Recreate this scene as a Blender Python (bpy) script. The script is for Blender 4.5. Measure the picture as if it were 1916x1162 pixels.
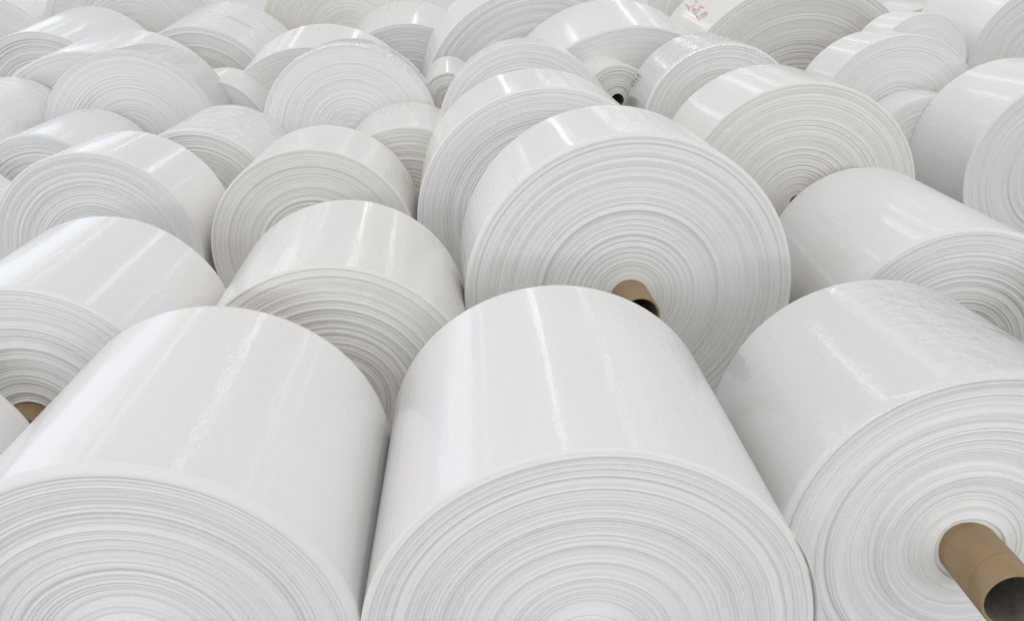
import bpy, math, random
import numpy as np
from mathutils import Matrix, Vector

sc = bpy.context.scene
for o in list(bpy.data.objects):
    bpy.data.objects.remove(o, do_unlink=True)
COL = sc.collection

# ------------------------------------------------------------------ camera
cam_d = bpy.data.cameras.new("camera")
cam = bpy.data.objects.new("camera", cam_d)
COL.objects.link(cam)
cam_d.sensor_fit = 'HORIZONTAL'
cam_d.sensor_width = 36.0
cam_d.lens = 36.0 * 1577.5 / 1916.0
cam_d.clip_end = 300
cam_d.clip_start = 0.02
cam.location = (0, 0, 1.6622)
cam.rotation_euler = (math.radians(90 - 21.65), 0, 0)
sc.camera = cam

# ------------------------------------------------------------------ indoor light: even hall light, rows of ceiling lamps, window side
w = bpy.data.worlds.new("World")
sc.world = w
w.use_nodes = True
bg = w.node_tree.nodes["Background"]
bg.inputs[0].default_value = (0.99, 0.986, 1.0, 1)
bg.inputs[1].default_value = 0.645


def area(name, loc, rot, sx, sy, power, colr):
    d = bpy.data.lights.new(name, 'AREA')
    d.shape = 'RECTANGLE'
    d.size = sx
    d.size_y = sy
    d.energy = power
    d.color = colr
    o = bpy.data.objects.new(name, d)
    COL.objects.link(o)
    o.location = loc
    o.rotation_euler = rot
    return o


LAMP_Z = 5.0
SLOPE = -0.085
for x0, wd, pw in ((-6.9, 0.12, 60), (-5.0, 0.12, 72), (-0.75, 0.12, 84), (2.75, 0.12, 84), (4.7, 0.12, 74), (8.2, 0.12, 66)):
    yc = 20.0
    area("ceiling_lamp_row", (x0 + SLOPE * (yc - 9), yc, LAMP_Z), (0, 0, -SLOPE), wd, 50.0, pw * 1.0, (1.0, 0.98, 0.94))
# window side of the hall: cool daylight from the left
area("window_light", (-13, 12, 4.4), (0, math.radians(-90), 0), 7.0, 44.0, 760, (0.72, 0.85, 1.0))
# high window band on the wall behind the photographer
area("window_light", (0.5, -11.5, 3.7), (math.radians(90), 0, 0), 12.0, 0.4, 400, (0.86, 0.94, 1.0))

sc.view_settings.view_transform = 'Standard'
sc.view_settings.look = 'None'
sc.view_settings.exposure = 0.0
sc.view_settings.gamma = 1.0
sc.view_settings.use_curve_mapping = False
sc.cycles.max_bounces = 8
sc.cycles.diffuse_bounces = 5
sc.cycles.glossy_bounces = 5
sc.cycles.transparent_max_bounces = 12
sc.cycles.use_denoising = True
sc.cycles.adaptive_threshold = 0.02


# ------------------------------------------------------------------ materials
class NT:
    def __init__(s, name):
        s.m = bpy.data.materials.new(name)
        s.m.use_nodes = True
        s.t = s.m.node_tree
        s.b = s.t.nodes["Principled BSDF"]
        s.out = s.t.nodes["Material Output"]

    def n(s, typ, **kw):
        x = s.t.nodes.new(typ)
        for k, v in kw.items():
            setattr(x, k, v)
        return x

    def l(s, a, b):
        s.t.links.new(a, b)

    def math(s, op, a, b=None, c=None):
        x = s.n('ShaderNodeMath', operation=op)
        for i, v in enumerate((a, b, c)):
            if v is None:
                continue
            if isinstance(v, (int, float)):
                x.inputs[i].default_value = v
            else:
                s.l(v, x.inputs[i])
        return x.outputs[0]

    def noise(s, vec, scale, detail=2.0, rough=0.5, stretch=(1, 1, 1)):
        mp = s.n('ShaderNodeMapping')
        mp.inputs['Scale'].default_value = stretch
        s.l(vec, mp.inputs[0])
        x = s.n('ShaderNodeTexNoise')
        x.inputs['Scale'].default_value = scale
        x.inputs['Detail'].default_value = detail
        x.inputs['Roughness'].default_value = rough
        s.l(mp.outputs[0], x.inputs['Vector'])
        return x.outputs['Fac']

    def ramp(s, fac, stops):
        r = s.n('ShaderNodeValToRGB')
        e = r.color_ramp.elements
        while len(e) < len(stops):
            e.new(0.5)
        for i, (p, c) in enumerate(stops):
            e[i].position = p
            e[i].color = (*c, 1)
        s.l(fac, r.inputs[0])
        return r.outputs[0]

    def bump(s, h, strength, dist, normal=None):
        x = s.n('ShaderNodeBump')
        x.inputs['Strength'].default_value = strength
        x.inputs['Distance'].default_value = dist
        s.l(h, x.inputs['Height'])
        if normal is not None:
            s.l(normal, x.inputs['Normal'])
        return x.outputs[0]


def uvw(T):
    """UV in metres plus a per-roll offset"""
    uv = T.n('ShaderNodeUVMap', uv_map='UVMap')
    oi = T.n('ShaderNodeObjectInfo')
    cmb = T.n('ShaderNodeCombineXYZ')
    T.l(oi.outputs['Random'], cmb.inputs[2])
    sc_ = T.n('ShaderNodeVectorMath', operation='SCALE')
    T.l(cmb.outputs[0], sc_.inputs[0])
    sc_.inputs['Scale'].default_value = 57.0
    ad = T.n('ShaderNodeVectorMath', operation='ADD')
    T.l(uv.outputs[0], ad.inputs[0])
    T.l(sc_.outputs[0], ad.inputs[1])
    return ad.outputs[0], oi


def mat_sheet(name, wrinkle=0.0, rough=0.30, tint=(1, 1, 1)):
    T = NT(name)
    v, oi = uvw(T)
    # faint bands along the roll and softer blotches
    tone = T.math('ADD', T.math('MULTIPLY', T.noise(v, 5.0, 3, .55, (1, .25, 1)), .55), T.math('MULTIPLY', T.noise(v, 34, 3, .6, (1, .025, 1)), .45))
    c = T.ramp(tone, [(0.3, (.90 * tint[0], .885 * tint[1], .862 * tint[2])), (0.7, (.925 * tint[0], .915 * tint[1], .90 * tint[2]))])
    T.l(c, T.b.inputs['Base Color'])
    r = T.math('MULTIPLY_ADD', T.noise(v, 30, 3, .6, (1, .03, 1)), 0.22, rough - 0.11)
    T.l(r, T.b.inputs['Roughness'])
    T.b.inputs['Specular IOR Level'].default_value = 0.35
    T.b.inputs['Coat Weight'].default_value = 0.55
    T.l(T.math('MULTIPLY_ADD', T.noise(v, 45, 3, .6, (1, .04, 1)), 0.20, -0.02), T.b.inputs['Coat Roughness'])
    T.b.inputs['Coat IOR'].default_value = 1.45
    # long gentle waves round the roll, tape weave, fine unevenness
    h1 = T.noise(v, 14, 2, .5, (1, .06, 1))
    n1 = T.bump(h1, .40, .0045)
    h2 = T.noise(v, 120, 2, .6, (1, .35, 1))
    n2 = T.bump(h2, .20, .0010, n1)
    h3 = T.noise(v, 260, 2, .6, (1, .05, 1))
    h3b = T.noise(v, 240, 2, .6, (.06, 1, 1))
    n3 = T.bump(T.math('ADD', h3, h3b), .30, .00026, n2)
    # small puckers in patches
    mk = T.math('MINIMUM', T.math('MAXIMUM', T.math('MULTIPLY_ADD', T.noise(v, 3.2, 2, .5, (1, .6, 1)), 6.0, -3.3), 0.0), 1.0)
    n3 = T.bump(T.math('MULTIPLY', T.noise(v, 55, 3, .6, (1, .6, 1)), mk), .5, .004, n3)
    if wrinkle:
        h4 = T.noise(v, 9, 4, .65, (1, 1.4, 1))
        n3 = T.bump(h4, wrinkle, .03, n3)
    T.l(n3, T.b.inputs['Normal'])
    T.l(n3, T.b.inputs['Coat Normal'])
    return T.m


def mat_edge(name, base=(.915, .90, .872)):
    T = NT(name)
    v, oi = uvw(T)
    # u = arc, v = radius: rings have their own tone
    ring = T.noise(v, 150, 3, .7, (.004, 1, 1))
    ring2 = T.noise(v, 28, 2, .5, (.012, 1, 1))
    mx = T.math('ADD', T.math('MULTIPLY', ring, .55), T.math('MULTIPLY', ring2, .45))
    lo = tuple(x * .95 for x in base)
    c = T.ramp(mx, [(0.32, lo), (0.60, base)])
    T.l(c, T.b.inputs['Base Color'])
    T.b.inputs['Roughness'].default_value = .55
    T.b.inputs['Specular IOR Level'].default_value = .35
    h1 = T.noise(v, 330, 2, .6, (.006, 1, 1))
    n1 = T.bump(h1, .18, .0014)
    h2 = T.noise(v, 150, 2, .6, (.25, 1, 1))
    n2 = T.bump(h2, .3, .0012, n1)
    T.l(n2, T.b.inputs['Normal'])
    return T.m


def mat_card():
    T = NT("cardboard")
    tc = T.n('ShaderNodeTexCoord')
    n = T.noise(tc.outputs['Object'], 22, 4, .6, (1, .4, 1))
    c = T.ramp(n, [(0.3, (.31, .212, .118)), (0.7, (.39, .275, .158))])
    T.l(c, T.b.inputs['Base Color'])
    T.b.inputs['Roughness'].default_value = .62
    uv = T.n('ShaderNodeUVMap', uv_map='UVMap')
    sp = T.n('ShaderNodeSeparateXYZ')
    T.l(uv.outputs[0], sp.inputs[0])
    fr = T.math('FRACT', T.math('MULTIPLY_ADD', sp.outputs[0], 2.27, T.math('MULTIPLY', sp.outputs[1], 9.0)))
    seam = T.math('LESS_THAN', fr, .03)
    mix = T.n('ShaderNodeMix', data_type='RGBA')
    T.l(T.math('MULTIPLY', seam, .35), mix.inputs['Factor'])
    T.l(c, mix.inputs['A'])
    mix.inputs['B'].default_value = (.16, .11, .06, 1)
    T.l(mix.outputs['Result'], T.b.inputs['Base Color'])
    h = T.noise(tc.outputs['Object'], 160, 3, .6)
    T.l(T.bump(h, .3, .001, T.bump(T.math('SUBTRACT', 1.0, seam), .4, .001)), T.b.inputs['Normal'])
    return T.m


def mat_bore():
    T = NT("core_inside")
    tc = T.n('ShaderNodeTexCoord')
    n = T.noise(tc.outputs['Object'], 38, 4, .7)
    c = T.ramp(n, [(0.35, (.15, .135, .11)), (0.70, (.25, .225, .185))])
    T.l(c, T.b.inputs['Base Color'])
    T.b.inputs['Roughness'].default_value = .7
    return T.m


def mat_film():
    T = NT("clear_film")
    v, oi = uvw(T)
    # creases sit in patches, the rest lies taut
    mask = T.math('SMOOTH_MIN', T.math('MAXIMUM', T.math('MULTIPLY_ADD', T.noise(v, 2.6, 2, .5), 5.0, -1.7), 0.0), 1.0, .1)
    uv = T.n('ShaderNodeUVMap', uv_map='UVMap')
    sp = T.n('ShaderNodeSeparateXYZ')
    T.l(uv.outputs[0], sp.inputs[0])
    # slack gathers on the shoulder of the roll
    win = T.math('MAXIMUM', T.math('SUBTRACT', 1.0, T.math('MULTIPLY', T.math('ABSOLUTE', T.math('SUBTRACT', sp.outputs[0], .52)), 2.6)), .05)
    mask = T.math('MULTIPLY', mask, win)
    h = T.math('MULTIPLY', T.noise(v, 22, 4, .62, (1.2, 1, 1)), mask)
    n1 = T.bump(h, 1.0, .040)
    h2 = T.noise(v, 5, 3, .6, (.5, 2.2, 1))
    n2 = T.bump(h2, .4, .003, n1)
    g = T.n('ShaderNodeBsdfGlossy')
    g.inputs['Roughness'].default_value = .06
    T.l(n2, g.inputs['Normal'])
    tr = T.n('ShaderNodeBsdfTransparent')
    tr.inputs[0].default_value = (1, 1, 1, 1)
    fr = T.n('ShaderNodeLayerWeight')
    fr.inputs[0].default_value = 0.5
    T.l(n2, fr.inputs['Normal'])
    mx = T.n('ShaderNodeMixShader')
    f = T.math('MULTIPLY_ADD', T.math('POWER', fr.outputs['Facing'], 5.0), 0.6, 0.085)
    T.l(f, mx.inputs[0])
    T.l(tr.outputs[0], mx.inputs[1])
    T.l(g.outputs[0], mx.inputs[2])
    T.l(mx.outputs[0], T.out.inputs[0])
    return T.m


def mat_plain(name, c, r=.6):
    T = NT(name)
    tc = T.n('ShaderNodeTexCoord')
    n = T.noise(tc.outputs['Object'], 30, 3, .6)
    T.l(T.ramp(n, [(0.3, tuple(x * .85 for x in c)), (0.7, c)]), T.b.inputs['Base Color'])
    T.b.inputs['Roughness'].default_value = r
    return T.m


M_SHEET = mat_sheet("white_sheet")
M_SHEET_COOL = mat_sheet("cool_white_sheet", tint=(.995, 1.0, 1.008))
M_SHEET_WARM = mat_sheet("warm_white_sheet", tint=(1.0, .99, .965))
M_CRINK = mat_sheet("white_sheet_crinkled", .45, .24)
M_EDGE = mat_edge("wound_edge")
M_EDGE_COOL = mat_edge("cool_wound_edge", (.91, .902, .88))
M_EDGE_WARM = mat_edge("warm_wound_edge", (.912, .884, .84))
M_CARD = mat_card()
M_BORE = mat_bore()
M_FILM = mat_film()
M_RED = mat_plain("red_marker", (.72, .42, .42))
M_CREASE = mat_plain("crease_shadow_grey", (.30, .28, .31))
M_BLUE = mat_plain("blue_marker", (.10, .11, .30))


# ------------------------------------------------------------------ mesh helpers
def mesh_grid(name, V, uv, mat, parent, closed_u=True, smooth=True, flip=False):
    """V: (nv, nu, 3) grid, u wraps when closed_u"""
    nv, nu = V.shape[:2]
    idx = np.arange(nv * nu).reshape(nv, nu)
    if closed_u:
        a = idx[:-1, :]
        b = np.roll(idx, -1, 1)[:-1, :]
        c = np.roll(idx, -1, 1)[1:, :]
        d = idx[1:, :]
    else:
        a, b, c, d = idx[:-1, :-1], idx[:-1, 1:], idx[1:, 1:], idx[1:, :-1]
    F = np.stack([a, b, c, d], -1).reshape(-1, 4)
    # uv per corner (handle the seam)
    U = np.broadcast_to(uv[0], (nv, nu)) if uv[0].ndim == 1 else uv[0]
    W = uv[1] if uv[1].ndim == 2 else np.broadcast_to(uv[1][:, None], (nv, nu))
    if closed_u:
        Ub = np.concatenate([U[:, 1:], U[:, :1] + (U[:, -1:] - U[:, :1]) * nu / (nu - 1)], 1)
        Wb = np.roll(W, -1, 1)
        q = np.stack([np.stack([U[:-1], W[:-1]], -1), np.stack([Ub[:-1], Wb[:-1]], -1),
                      np.stack([Ub[1:], Wb[1:]], -1), np.stack([U[1:], W[1:]], -1)], 2)
    else:
        q = np.stack([np.stack([U[:-1, :-1], W[:-1, :-1]], -1), np.stack([U[:-1, 1:], W[:-1, 1:]], -1),
                      np.stack([U[1:, 1:], W[1:, 1:]], -1), np.stack([U[1:, :-1], W[1:, :-1]], -1)], 2)
    q = q.reshape(-1, 4, 2)
    if flip:
        F = F[:, ::-1]
        q = q[:, ::-1]
    me = bpy.data.meshes.new(name)
    me.vertices.add(nv * nu)
    me.vertices.foreach_set("co", np.ascontiguousarray(V, dtype=np.float32).ravel())
    me.loops.add(F.size)
    me.loops.foreach_set("vertex_index", np.ascontiguousarray(F, dtype=np.int32).ravel())
    me.polygons.add(len(F))
    me.polygons.foreach_set("loop_start", np.arange(0, F.size, 4, dtype=np.int32))
    me.polygons.foreach_set("use_smooth", np.full(len(F), smooth))
    lay = me.uv_layers.new(name="UVMap")
    lay.data.foreach_set("uv", np.ascontiguousarray(q, dtype=np.float32).ravel())
    me.update(calc_edges=True)
    me.materials.append(mat)
    o = bpy.data.objects.new(name, me)
    COL.objects.link(o)
    o.parent = parent
    return o


def pnoise(rng, th, terms, lo=1):
    """periodic 1-D noise round the roll"""
    s = np.zeros_like(th)
    for k in range(terms):
        f = lo + k
        s = s + rng.normal() * np.cos(f * th + rng.uniform(0, 6.28)) / (1 + .35 * k)
    return s / math.sqrt(terms)


def face_profile(rng, R, rc, style):
    """radius samples (outer to inner) and outward offset of the wound layers"""
    rs, hs = [], []
    amp = style['amp'] * .5
    # rounded outer lip
    lip = style['lip']
    for a in np.linspace(0, 90, 6):
        rs.append(R - lip * (1 - math.cos(math.radians(a))))
        hs.append(-lip * (1 - math.sin(math.radians(a))))
    r = R - lip
    h = 0.0
    wlo, whi = style['band']
    while r > rc + .004:
        wd = rng.uniform(wlo, whi) * (1.0 if rng.random() < .8 else 2.2)
        wd = min(wd, r - rc)
        tgt = style['shape'](r / R, (r - rc) / (R - rc))
        nh = tgt + rng.normal() * amp * (1.0 if rng.random() < .75 else 1.9)
        g = 0.0
        if rng.random() < style['groove']:
            g = rng.uniform(.6, 1.6) * amp
        e = min(.0012, wd * .18)
        rs += [r - e * .5, r - e * 1.5, r - wd * .5, r - wd + e * .3]
        hs += [min(h, nh) - g, nh - .15 * amp, nh + .25 * amp, nh + rng.normal() * .2 * amp]
        h = nh
        r -= wd
    rs.append(rc)
    hs.append(hs[-1])
    rs = np.array(rs)
    o = np.argsort(-rs, kind='stable')
    return rs[o], np.array(hs)[o]


def build_roll(p, label, seed, detail=1, amp=.0022, lip=.010, band=(.003, .008), bulge=0.0, dish=0.0, groove=.5,
               core=(.062, .07), stick=.03, film=False, crink=False, seam=None, wob=.0012, ecc=.0, tele=.0008, tone=0, coff=(0, 0)):
    x, y, z, R, L, yaw, tilt, R2 = p
    rng = np.random.default_rng(seed)
    root = bpy.data.objects.new("plastic_sheet_roll", None)
    root.empty_display_size = .2
    COL.objects.link(root)
    Mx = Matrix.Translation((x, y, z)) @ Matrix.Rotation(-yaw, 4, 'Z') @ Matrix.Rotation(tilt, 4, 'X')
    base = Vector((0, L * .5, -R))
    root.matrix_world = Mx @ Matrix.Translation(base)
    root['label'] = label
    root['category'] = 'roll'
    root['group'] = 'rolls of white plastic sheeting packed across the hall floor'
    off = np.array([0, -L * .5, R])       # child coordinates: axis frame -> base frame
    nth = {2: 256, 1: 176, 0: 112}[detail]
    th = np.linspace(0, 2 * math.pi, nth, endpoint=False)
    ct, st = np.cos(th), np.sin(th)
    # outline of the roll: not a perfect circle, with a step where the sheet ends
    rw = pnoise(rng, th, 7, 2) * wob
    if seam is not None:
        d = (th - seam) % (2 * math.pi)
        rw = rw + .0022 * (1 - d / (2 * math.pi))
    # ---- outer sheet
    ny = 14 if detail else 6
    ys = np.concatenate([[lip * 1.0], np.linspace(lip * 1.6, L - .012, ny), [L - .004, L, L]])
    rr = R + (R2 - R) * ys / L
    V = np.zeros((len(ys), nth, 3))
    wave = pnoise(rng, th, 12, 1) * .0022 + np.abs(pnoise(rng, th, 20, 3)) * .0012
    ph = rng.uniform(0, 6.28)
    for i, yy in enumerate(ys):
        ry = rr[i] + rw + wob * .5 * np.sin(yy * 6 + ph + 2 * ct)
        if i == 0:
            ry = R + rw + wob * .5 * np.sin(lip * 6 + ph + 2 * ct)
        if i == len(ys) - 2:
            ry = ry - .006
        if i == len(ys) - 1:
            ry = np.full(nth, core[1] - .002)
        V[i, :, 0] = ry * ct
        V[i, :, 1] = yy + (wave if i == 0 else (wave * .5 if i == 1 else 0))
        V[i, :, 2] = ry * st
    V += off
    mesh_grid("outer_sheet", V, (th * R, ys), M_CRINK if crink else (M_SHEET, M_SHEET_COOL, M_SHEET_WARM)[tone], root, flip=True)
    # ---- wound end with its layers (broad bands of turns telescoped in or out)
    tx, ty = [0.0], [0.0]
    while tx[-1] < .96 and tele > 0:
        wd = rng.uniform(.035, .13)
        v_ = rng.normal() * tele
        tx += [tx[-1] + .016, tx[-1] + wd]
        ty += [v_, v_ + rng.normal() * tele * .35]
    tx.append(tx[-1] + .03)
    ty.append(0.0)
    style = dict(amp=amp, lip=lip, band=band, groove=groove,
                 shape=lambda q, s: float(np.interp(s, tx, ty)) + bulge * max(0, 1 - s / .42) ** 2 - dish * (1 - abs(2 * s - 1) ** 2) + dish * .2)
    rs, hs = face_profile(rng, R, core[1] - .003, style)
    n = len(rs)
    V = np.zeros((n, nth, 3))
    ry0 = rw + wob * .5 * np.sin(lip * 6 + ph + 2 * ct)
    # layers drift out of true round the roll
    mod = np.zeros((n, nth))
    kk = 6
    kn = [pnoise(rng, th, 4) for _ in range(kk)]
    for i in range(n):
        q = (rs[i] - core[1]) / (R - core[1]) * (kk - 1)
        a = int(min(kk - 2, max(0, math.floor(q))))
        f = q - a
        mod[i] = kn[a] * (1 - f) + kn[a + 1] * f
    ragged = rng.normal(size=(n, nth)) * amp * .05
    for i in range(n):
        s = max(0, (rs[i] - core[1]) / (R - core[1]))
        r_ = rs[i] + ry0 * s + ecc * s * (1 - s) * 4 * np.cos(th - .8) + .0011 * mod[i][::-1] * s * (1 - s) * 4
        hh = hs[i] * (1 + (.38 if bulge == 0 else .08) * mod[i] * (i > 5)) + (ragged[i] + amp * .35 * mod[i]) * (i > 6)
        V[i, :, 0] = r_ * ct + coff[0] * (1 - s)
        V[i, :, 1] = -hh + wave * max(0.0, 1 - (R - rs[i]) / .05)
        V[i, :, 2] = r_ * st + coff[1] * (1 - s)
    V += off
    mesh_grid("wound_end", V, (th * R * .7, rs), (M_EDGE, M_EDGE_COOL, M_EDGE_WARM)[tone], root, flip=True)
    # ---- cardboard core
    ri, ro = core
    nc = 64 if detail else 40
    tc = np.linspace(0, 2 * math.pi, nc, endpoint=False)
    prof = [(ro, .06), (ro, -stick * .5), (ro, -stick + .002), (ro - .002, -stick), (ri + .002, -stick - .0005), (ri, -stick + .002)]
    V = np.zeros((len(prof), nc, 3))
    for i, (r_, yy) in enumerate(prof):
        V[i, :, 0] = r_ * np.cos(tc) + coff[0]
        V[i, :, 1] = yy
        V[i, :, 2] = r_ * np.sin(tc) + coff[1]
    V += off
    co = mesh_grid("core", V, (tc * ro, np.array([q[1] for q in prof])), M_CARD, root)
    prof = [(ri, -stick + .002), (ri, .02), (ri, L * .5), (ri, L - .01)]
    V = np.zeros((len(prof), nc, 3))
    for i, (r_, yy) in enumerate(prof):
        V[i, :, 0] = r_ * np.cos(tc) + coff[0]
        V[i, :, 1] = yy
        V[i, :, 2] = r_ * np.sin(tc) + coff[1]
    V += off
    mesh_grid("core_bore", V, (tc * ri, np.array([q[1] for q in prof])), M_BORE, co)
    # ---- clear wrapping film, loose and creased
    if film:
        nf = 220 if detail else 120
        tf = np.linspace(0, 2 * math.pi, nf, endpoint=False)
        yf = np.concatenate([np.linspace(L - .01, .0, 30 if detail else 14), [-.004, -.007, -.008, -.008]])
        inn = [0] * (len(yf) - 4) + [.002, .008, .02, .035]
        V = np.zeros((len(yf), nf, 3))
        nz = [pnoise(rng, tf, 14, 3) for _ in range(5)]
        for i, yy in enumerate(yf):
            f = i / (len(yf) - 1) * 3.999
            a = int(f)
            u = nz[a] * (1 - (f - a)) + nz[a + 1] * (f - a)
            r_ = R + (R2 - R) * max(0, yy) / L + .0034 + .0012 * np.clip(u, -2, 2.5) - inn[i]
            V[i, :, 0] = r_ * np.cos(tf)
            V[i, :, 1] = yy - (.003 + .0015 * np.clip(u, -1.5, 2) if inn[i] else 0)
            V[i, :, 2] = r_ * np.sin(tf)
        V += off
        mesh_grid("wrapping_film", V, (tf * R, yf), M_FILM, root)
    root['_R'] = R
    return root, off, R, L


def ribbon(name, root, off, R, strokes, width, mat, lift=.004):
    """pen strokes and painted crease shade on the sheet: each stroke is a list of (arc angle, y) points"""
    vs, fs = [], []
    for s in strokes:
        pts = [np.array((a * R, b)) for a, b in s]
        for i in range(len(pts) - 1):
            d = pts[i + 1] - pts[i]
            n = np.array((-d[1], d[0])) / (np.linalg.norm(d) + 1e-9) * width * .5
            k = len(vs)
            for q in (pts[i] + n, pts[i] - n, pts[i + 1] - n, pts[i + 1] + n):
                t = q[0] / R
                vs.append(((R + lift) * math.cos(t) + off[0], q[1] + off[1], (R + lift) * math.sin(t) + off[2]))
            fs.append((k, k + 1, k + 2, k + 3))
    me = bpy.data.meshes.new(name)
    me.from_pydata(vs, [], fs)
    me.materials.append(mat)
    o = bpy.data.objects.new(name, me)
    COL.objects.link(o)
    o.parent = root
    return o


# ------------------------------------------------------------------ hall floor (a step down to the lower bay behind)
def floor_sheet():
    T = NT("concrete")
    tc = T.n('ShaderNodeTexCoord')
    n = T.noise(tc.outputs['Object'], 1.3, 6, .6)
    T.l(T.ramp(n, [(0.3, (.36, .35, .33)), (0.7, (.46, .45, .43))]), T.b.inputs['Base Color'])
    T.b.inputs['Roughness'].default_value = .5
    T.l(T.bump(T.noise(tc.outputs['Object'], 60, 3), .2, .002), T.b.inputs['Normal'])
    ys = [-4, 6.62, 6.62, 60]
    zs = [0, 0, -.60, -.60]
    vs, fs = [], []
    for yy, zz in zip(ys, zs):
        vs += [(-30, yy, zz), (30, yy, zz)]
    for i in range(3):
        fs.append((2 * i, 2 * i + 1, 2 * i + 3, 2 * i + 2))
    me = bpy.data.meshes.new("floor")
    me.from_pydata(vs, [], fs)
    me.materials.append(T.m)
    o = bpy.data.objects.new("floor", me)
    COL.objects.link(o)
    o['kind'] = 'structure'


floor_sheet()

# ------------------------------------------------------------------ the rolls
# near-end centre x, y, z; radius; length; yaw; tilt; radius at the far end
P = {
'F1':(-0.725,1.266,0.437,0.437,0.724,-0.038,0.044,0.425),
'F2':(0.152,1.294,0.445,0.445,0.792,-0.050,0.029,0.443),
'F3':(1.036,1.552,0.451,0.450,0.689,0.005,-0.046,0.442),
'M1':(-1.423,2.199,0.429,0.429,0.734,-0.066,0.005,0.431),
'M2':(-0.544,2.289,0.445,0.445,0.795,-0.103,-0.001,0.442),
'M3':(-0.916,3.757,0.474,0.474,0.666,-0.082,0.002,0.470),
'M4':(-1.891,3.687,0.473,0.473,0.530,-0.022,0.010,0.473),
'K1':(0.421,2.824,0.590,0.590,0.585,-0.064,-0.003,0.600),
'MR':(1.597,2.748,0.433,0.433,1.224,0.086,-0.043,0.437),
'R1':(1.446,4.182,0.595,0.595,0.762,-0.001,0.015,0.596),
'R6':(3.206,4.786,0.591,0.591,0.843,0.051,-0.004,0.591),
'K2':(0.168,3.799,0.606,0.606,0.706,-0.062,0.010,0.610),
'C5':(-0.578,4.629,0.453,0.453,0.980,-0.099,-0.001,0.453),
'L1':(-2.719,4.789,0.417,0.417,0.989,-0.122,0.001,0.418),
'N1':(-1.756,4.619,0.446,0.446,0.936,-0.082,-0.001,0.446),
'K3':(0.090,5.620,0.687,0.581,0.427,-0.023,0.014,0.581),
'C1':(-1.055,5.600,0.700,0.575,0.392,-0.083,-0.014,0.575),
'L2':(-2.630,5.900,0.606,0.595,0.639,-0.092,-0.004,0.595),
'R2':(1.334,5.450,0.787,0.496,0.661,-0.034,0.031,0.496),
'R4':(2.701,6.000,0.725,0.573,0.520,-0.049,0.001,0.573),
'R5':(3.079,6.600,1.058,0.353,0.441,-0.052,0.002,0.353),
'C7':(0.750,6.150,0.839,0.251,0.656,-0.157,0.045,0.251),
'K4':(-0.456,6.250,0.824,0.197,0.874,-0.065,0.047,0.197),
'C4':(-2.290,6.500,0.500,0.450,0.500,0.000,0.080,0.450),
'K1c':(0.918,6.800,0.366,0.975,0.880,-0.134,0.191,0.975),
'K2c':(0.285,7.750,0.522,1.098,0.851,-0.084,0.186,1.098),
'M3c':(-1.587,7.000,0.314,0.851,0.823,-0.046,0.159,0.851),
'M4c':(-3.270,6.700,0.295,0.850,1.006,-0.041,0.104,0.850),
'L1c':(-4.172,7.800,0.538,0.688,1.171,-0.008,0.147,0.688),
'N1c':(-2.861,8.000,0.523,0.739,1.159,-0.001,0.146,0.739),
'C5c':(-1.043,8.800,0.481,0.774,0.960,-0.069,0.203,0.774),
'R1c':(2.510,7.700,0.542,1.111,1.020,-0.086,0.151,1.111),
'R6c':(4.141,6.900,1.074,0.558,0.947,-0.053,0.138,0.558),
'L2c':(-3.953,9.300,0.978,0.946,0.600,-0.052,0.091,0.946),
'C1c':(-1.752,9.600,1.007,0.948,0.600,-0.050,0.140,0.948),
'R2c':(2.040,8.900,1.258,0.722,0.600,-0.023,0.117,0.722),
'R8':(2.797,5.660,0.472,0.467,0.301,-0.052,0.002,0.467),
'M0':(-1.607,1.238,0.380,0.380,0.750,-0.050,0.000,0.380),
'L6':(-2.830,3.599,0.391,0.391,0.700,-0.050,0.000,0.391),
'MR2':(1.960,1.556,0.431,0.431,0.800,-0.050,0.000,0.431),
'L4':(-3.700,4.950,0.480,0.480,1.600,-0.050,0.000,0.480),
'L4c':(-5.500,9.000,0.560,1.000,0.800,-0.050,0.100,1.000),
'R8c':(3.950,8.400,0.800,0.600,0.700,-0.050,0.050,0.600),
}

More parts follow.
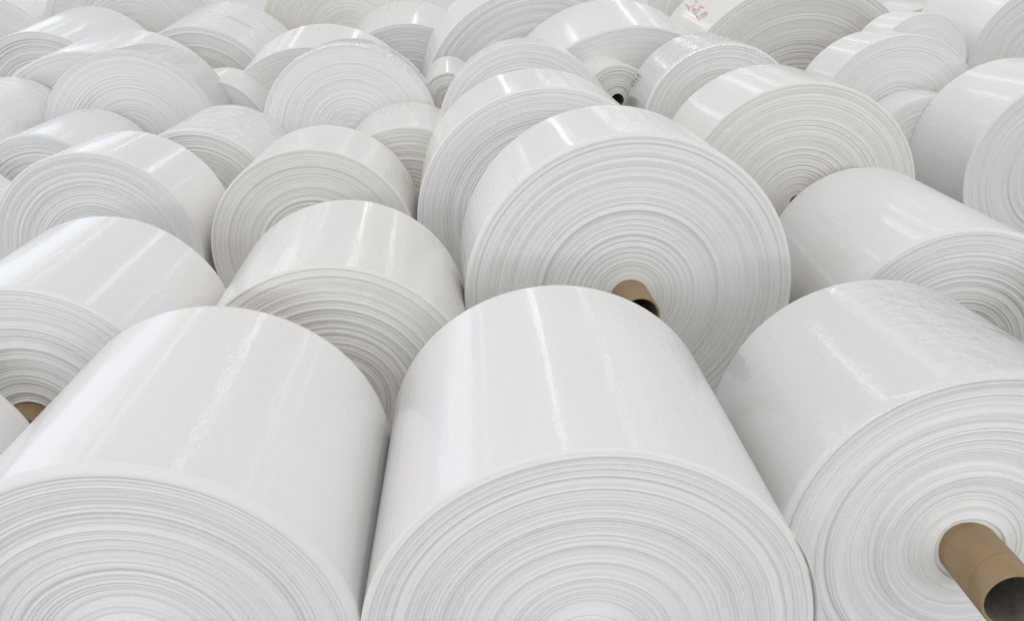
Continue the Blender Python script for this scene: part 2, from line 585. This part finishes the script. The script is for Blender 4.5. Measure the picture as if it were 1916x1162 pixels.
ROLLS = [
 # key, label, options
 ('F2', 'large glossy white roll in the middle of the front row, core at the bottom edge',
  dict(detail=2, amp=.0034, lip=.008, tele=.0036, band=(.0025, .008), bulge=.035, stick=.05, seam=.35, groove=.55)),
 ('F1', 'large glossy white roll in the bottom-left corner, its core below the picture',
  dict(detail=2, amp=.0036, lip=.020, tele=.0036, band=(.0025, .009), bulge=.03, stick=.05, seam=.2, groove=.5)),
 ('F3', 'film-wrapped white roll with long brown core tube sticking out at bottom right',
  dict(detail=2, amp=.0044, lip=.012, tele=.0036, band=(.003, .010), bulge=.038, core=(.057, .065), stick=.205, film=True, groove=.4, coff=(-.034, .040))),
 ('M0', 'white roll of which a small corner shows at the left edge above the bottom-left roll',
  dict(detail=0)),
 ('MR2', 'white roll showing only as a tiny wedge at the right edge beside the film-wrapped roll',
  dict(detail=0)),
 ('M1', 'white roll at the left edge with brown core just visible, second row from the front',
  dict(detail=2, amp=.0046, lip=.012, tele=.0028, stick=.08, groove=.6)),
 ('M2', 'white roll behind the gap between the two large front rolls left of centre',
  dict(detail=2, amp=.0046, lip=.010, tele=.0028, groove=.6)),
 ('K1', 'biggest roll with full round end and short brown core tube, centre of picture',
  dict(detail=2, amp=.0024, lip=.010, band=(.004, .010), stick=.18, groove=.5)),
 ('MR', 'long white roll at the right edge lying behind the film-wrapped roll',
  dict(detail=2, amp=.0040, lip=.016, groove=.6, seam=2.75)),
 ('M3', 'narrow white roll whose wide grey end stands left of the two biggest rolls',
  dict(detail=1, amp=.0018, lip=.010, groove=.45)),
 ('M4', 'white roll with pale ridged end at the left, just behind the left-edge brown-core roll',
  dict(detail=1, amp=.0018, lip=.010, groove=.5)),
 ('L6', 'white roll of which only a sliver shows at the left edge beside pale ridged end',
  dict(detail=0)),
 ('K2', 'large white roll leaning close behind the biggest roll, on its left',
  dict(detail=1, amp=.0030, lip=.012, groove=.5)),
 ('R1', 'large roll with beige ridged end, just right of the biggest roll',
  dict(detail=1, amp=.0024, lip=.010, groove=.6, core=(.03, .036), stick=.0)),
 ('R6', 'large white roll cut by the right edge, beside the beige ridged end',
  dict(detail=1, amp=.0024, lip=.010)),
 ('R8', 'small white rounded top peeping between the beige-ended roll and the right-edge roll',
  dict(detail=0)),
 ('C5', 'white roll in shade between the narrow grey-ended roll and the leaning large roll',
  dict(detail=1, amp=.0030, lip=.012, groove=.6)),
 ('N1', 'crinkled white roll in the valley above the narrow grey-ended roll',
  dict(detail=1, amp=.0030, lip=.016, crink=True, groove=.6)),
 ('L1', 'white roll at the left edge, lower of two whose ends are cut off there',
  dict(detail=1, amp=.0036, lip=.012, groove=.6)),
 ('L4', 'white streaky roll top at the left edge, beside the big pale round end',
  dict(detail=0, crink=True)),
 ('L2', 'roll with big smooth pale grey end and creased film, upper left',
  dict(detail=1, amp=.0012, lip=.010, film=True, groove=.4)),
 ('C4', 'small white roll wedged between the two big pale round ends, upper left of centre',
  dict(detail=0, amp=.002)),
 ('C1', 'roll with round grey end and shiny torn film on its right shoulder',
  dict(detail=1, amp=.0015, lip=.010, film=True, crink=True, groove=.4, core=(.02, .026), stick=.0)),
 ('K3', 'thin-looking roll with grey arched end directly behind the leaning large roll',
  dict(detail=1, amp=.0015, lip=.008, groove=.35)),
 ('K4', 'small roll with brownish rings squeezed left of the grey arched end',
  dict(detail=1, amp=.0045, band=(.010, .024), core=(.04, .046), stick=.0, groove=.9)),
 ('C7', 'small roll with brownish rings and open black core hole, top centre',
  dict(detail=1, amp=.0060, band=(.012, .026), core=(.046, .052), stick=.004, groove=.9, dish=.02)),
 ('R2', 'film-wrapped roll with blue pen marks, right of the black core hole',
  dict(detail=1, amp=.0015, lip=.022, film=True, groove=.35)),
 ('R4', 'white roll with smooth grey arched end near the right, in front of a smaller one',
  dict(detail=1, amp=.0016, lip=.008, groove=.4)),
 ('R5', 'small roll with grey end peeping out behind the grey arched end at right',
  dict(detail=1, amp=.0016, lip=.008)),
 ('K1c', 'large white roll at the top, right of centre, behind the black core hole',
  dict(detail=1, amp=.0024, lip=.012)),
 ('K2c', 'very large roll with broad grey arched end at the top, left of centre line',
  dict(detail=1, amp=.0034, lip=.014)),
 ('R1c', 'very large roll with red handwritten number at the top right',
  dict(detail=1, amp=.0028, lip=.012, groove=.6)),
 ('R6c', 'white roll filling the top-right corner',
  dict(detail=1, amp=.0024, lip=.010)),
 ('R8c', 'white roll top at the upper edge between red-marked roll and top-right corner',
  dict(detail=0)),
 ('M3c', 'white roll whose top curves behind the round end with torn film',
  dict(detail=1, amp=.0020)),
 ('M4c', 'white roll with bright streaks behind the big smooth pale end, upper left',
  dict(detail=1, amp=.0020)),
 ('L1c', 'white roll at the left edge, upper of two whose ends are cut off there',
  dict(detail=1, amp=.0045, band=(.007, .02), groove=.6)),
 ('N1c', 'crinkled white roll with a painted crease shadow near the top, left of centre',
  dict(detail=1, amp=.0040, crink=True, groove=.6)),
 ('C5c', 'white roll in shade at the top beside the very large grey arched end',
  dict(detail=1, amp=.0040, groove=.6)),
 ('L2c', 'roll whose grey ribbed end is cut off by the top edge at left',
  dict(detail=0, amp=.002)),
 ('L4c', 'white roll in the top-left corner of the picture',
  dict(detail=0, crink=True)),
 ('C1c', 'roll whose beige ringed end is cut off by the top edge, left of centre',
  dict(detail=0, amp=.002)),
 ('R2c', 'roll end barely visible at the top edge between the two large top rolls',
  dict(detail=0, amp=.002)),
]

# batches differ a little: 1 cool white, 2 warm white
TONE = {'K1': 1, 'K2': 1, 'K3': 1, 'L2': 1, 'C1': 1, 'R4': 1, 'R5': 1, 'F2': 1, 'K1c': 1, 'K2c': 1, 'R6': 1, 'R1': 2, 'M3': 2, 'M4': 0, 'M2': 2, 'C5': 2, 'R1c': 2, 'C1c': 2, 'K4': 2, 'C7': 2, 'M1': 0}
BUILT = {}
for i, (k, label, opt) in enumerate(ROLLS):
    BUILT[k] = build_roll(P[k], label, 100 + i * 7, tone=TONE.get(k, 0), **opt)


RED = [[(2.402, 0.874), (2.403, 0.805), (2.412, 0.73), (2.433, 0.714)], [(2.396, 0.746), (2.378, 0.715), (2.359, 0.683)], [(2.334, 0.766), (2.335, 0.713), (2.346, 0.706)], [(2.404, 0.655), (2.408, 0.585), (2.418, 0.514), (2.397, 0.499), (2.368, 0.499)], [(2.389, 0.668), (2.393, 0.568), (2.376, 0.536), (2.344, 0.573), (2.348, 0.506), (2.341, 0.465)], [(2.422, 0.469), (2.433, 0.392), (2.417, 0.385), (2.389, 0.389), (2.372, 0.361), (2.353, 0.312)], [(2.364, 0.273), (2.388, 0.287), (2.41, 0.318), (2.43, 0.32), (2.44, 0.352)], [(2.404, 0.369), (2.388, 0.348), (2.363, 0.304)]]
BLUE = [[(2.667, 0.578), (2.676, 0.502), (2.703, 0.486)], [(2.779, 0.604), (2.775, 0.542), (2.802, 0.554)], [(2.828, 0.614), (2.824, 0.551), (2.852, 0.567)], [(2.726, 0.561), (2.733, 0.508)]]

# ------------------------------------------------------------------ small details
# red handwriting on the very large roll at the top right, blue pen marks, a fold's shade painted as a dark ribbon
r_, o_, R_, L_ = BUILT['R1c']
ribbon("red_handwriting", r_, o_, R_, RED, .009, M_RED, .006)
r_, o_, R_, L_ = BUILT['R2']
ribbon("blue_pen_mark", r_, o_, R_, BLUE, .009, M_BLUE, .012)
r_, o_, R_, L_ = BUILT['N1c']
ribbon("crease_shade", r_, o_, R_, [[(1.34, .53), (1.28, .505), (1.22, .50), (1.16, .488), (1.11, .487), (1.06, .485), (1.0, .488)]], .007, M_CREASE, .006)


def loose_corner(key, t0, t1, out, back, lift):
    """a loose edge of the outermost turn standing proud of the end"""
    root, off, R, L = BUILT[key]
    nu, nv = 28, 8
    V = np.zeros((nv, nu, 3))
    for j in range(nv):
        for i in range(nu):
            u = i / (nu - 1)
            v = j / (nv - 1)
            t = t0 + (t1 - t0) * u
            bell = math.sin(math.pi * u) ** 1.3 * (1 - .35 * math.sin(math.pi * u * 2.0))
            yy = back - (back + out * bell) * v
            r = R + .003 + lift * bell * v ** 2
            V[j, i] = (r * math.cos(t), yy, r * math.sin(t))
    V += off
    th = np.linspace(t0, t1, nu)
    o = mesh_grid("loose_corner", V, (th * R, np.linspace(0, .05, nv)), M_SHEET, root, closed_u=False)
    md = o.modifiers.new("thickness", 'SOLIDIFY')
    md.thickness = .0012
    return o


loose_corner('F2', math.radians(32), math.radians(-14), .012, .03, .004)
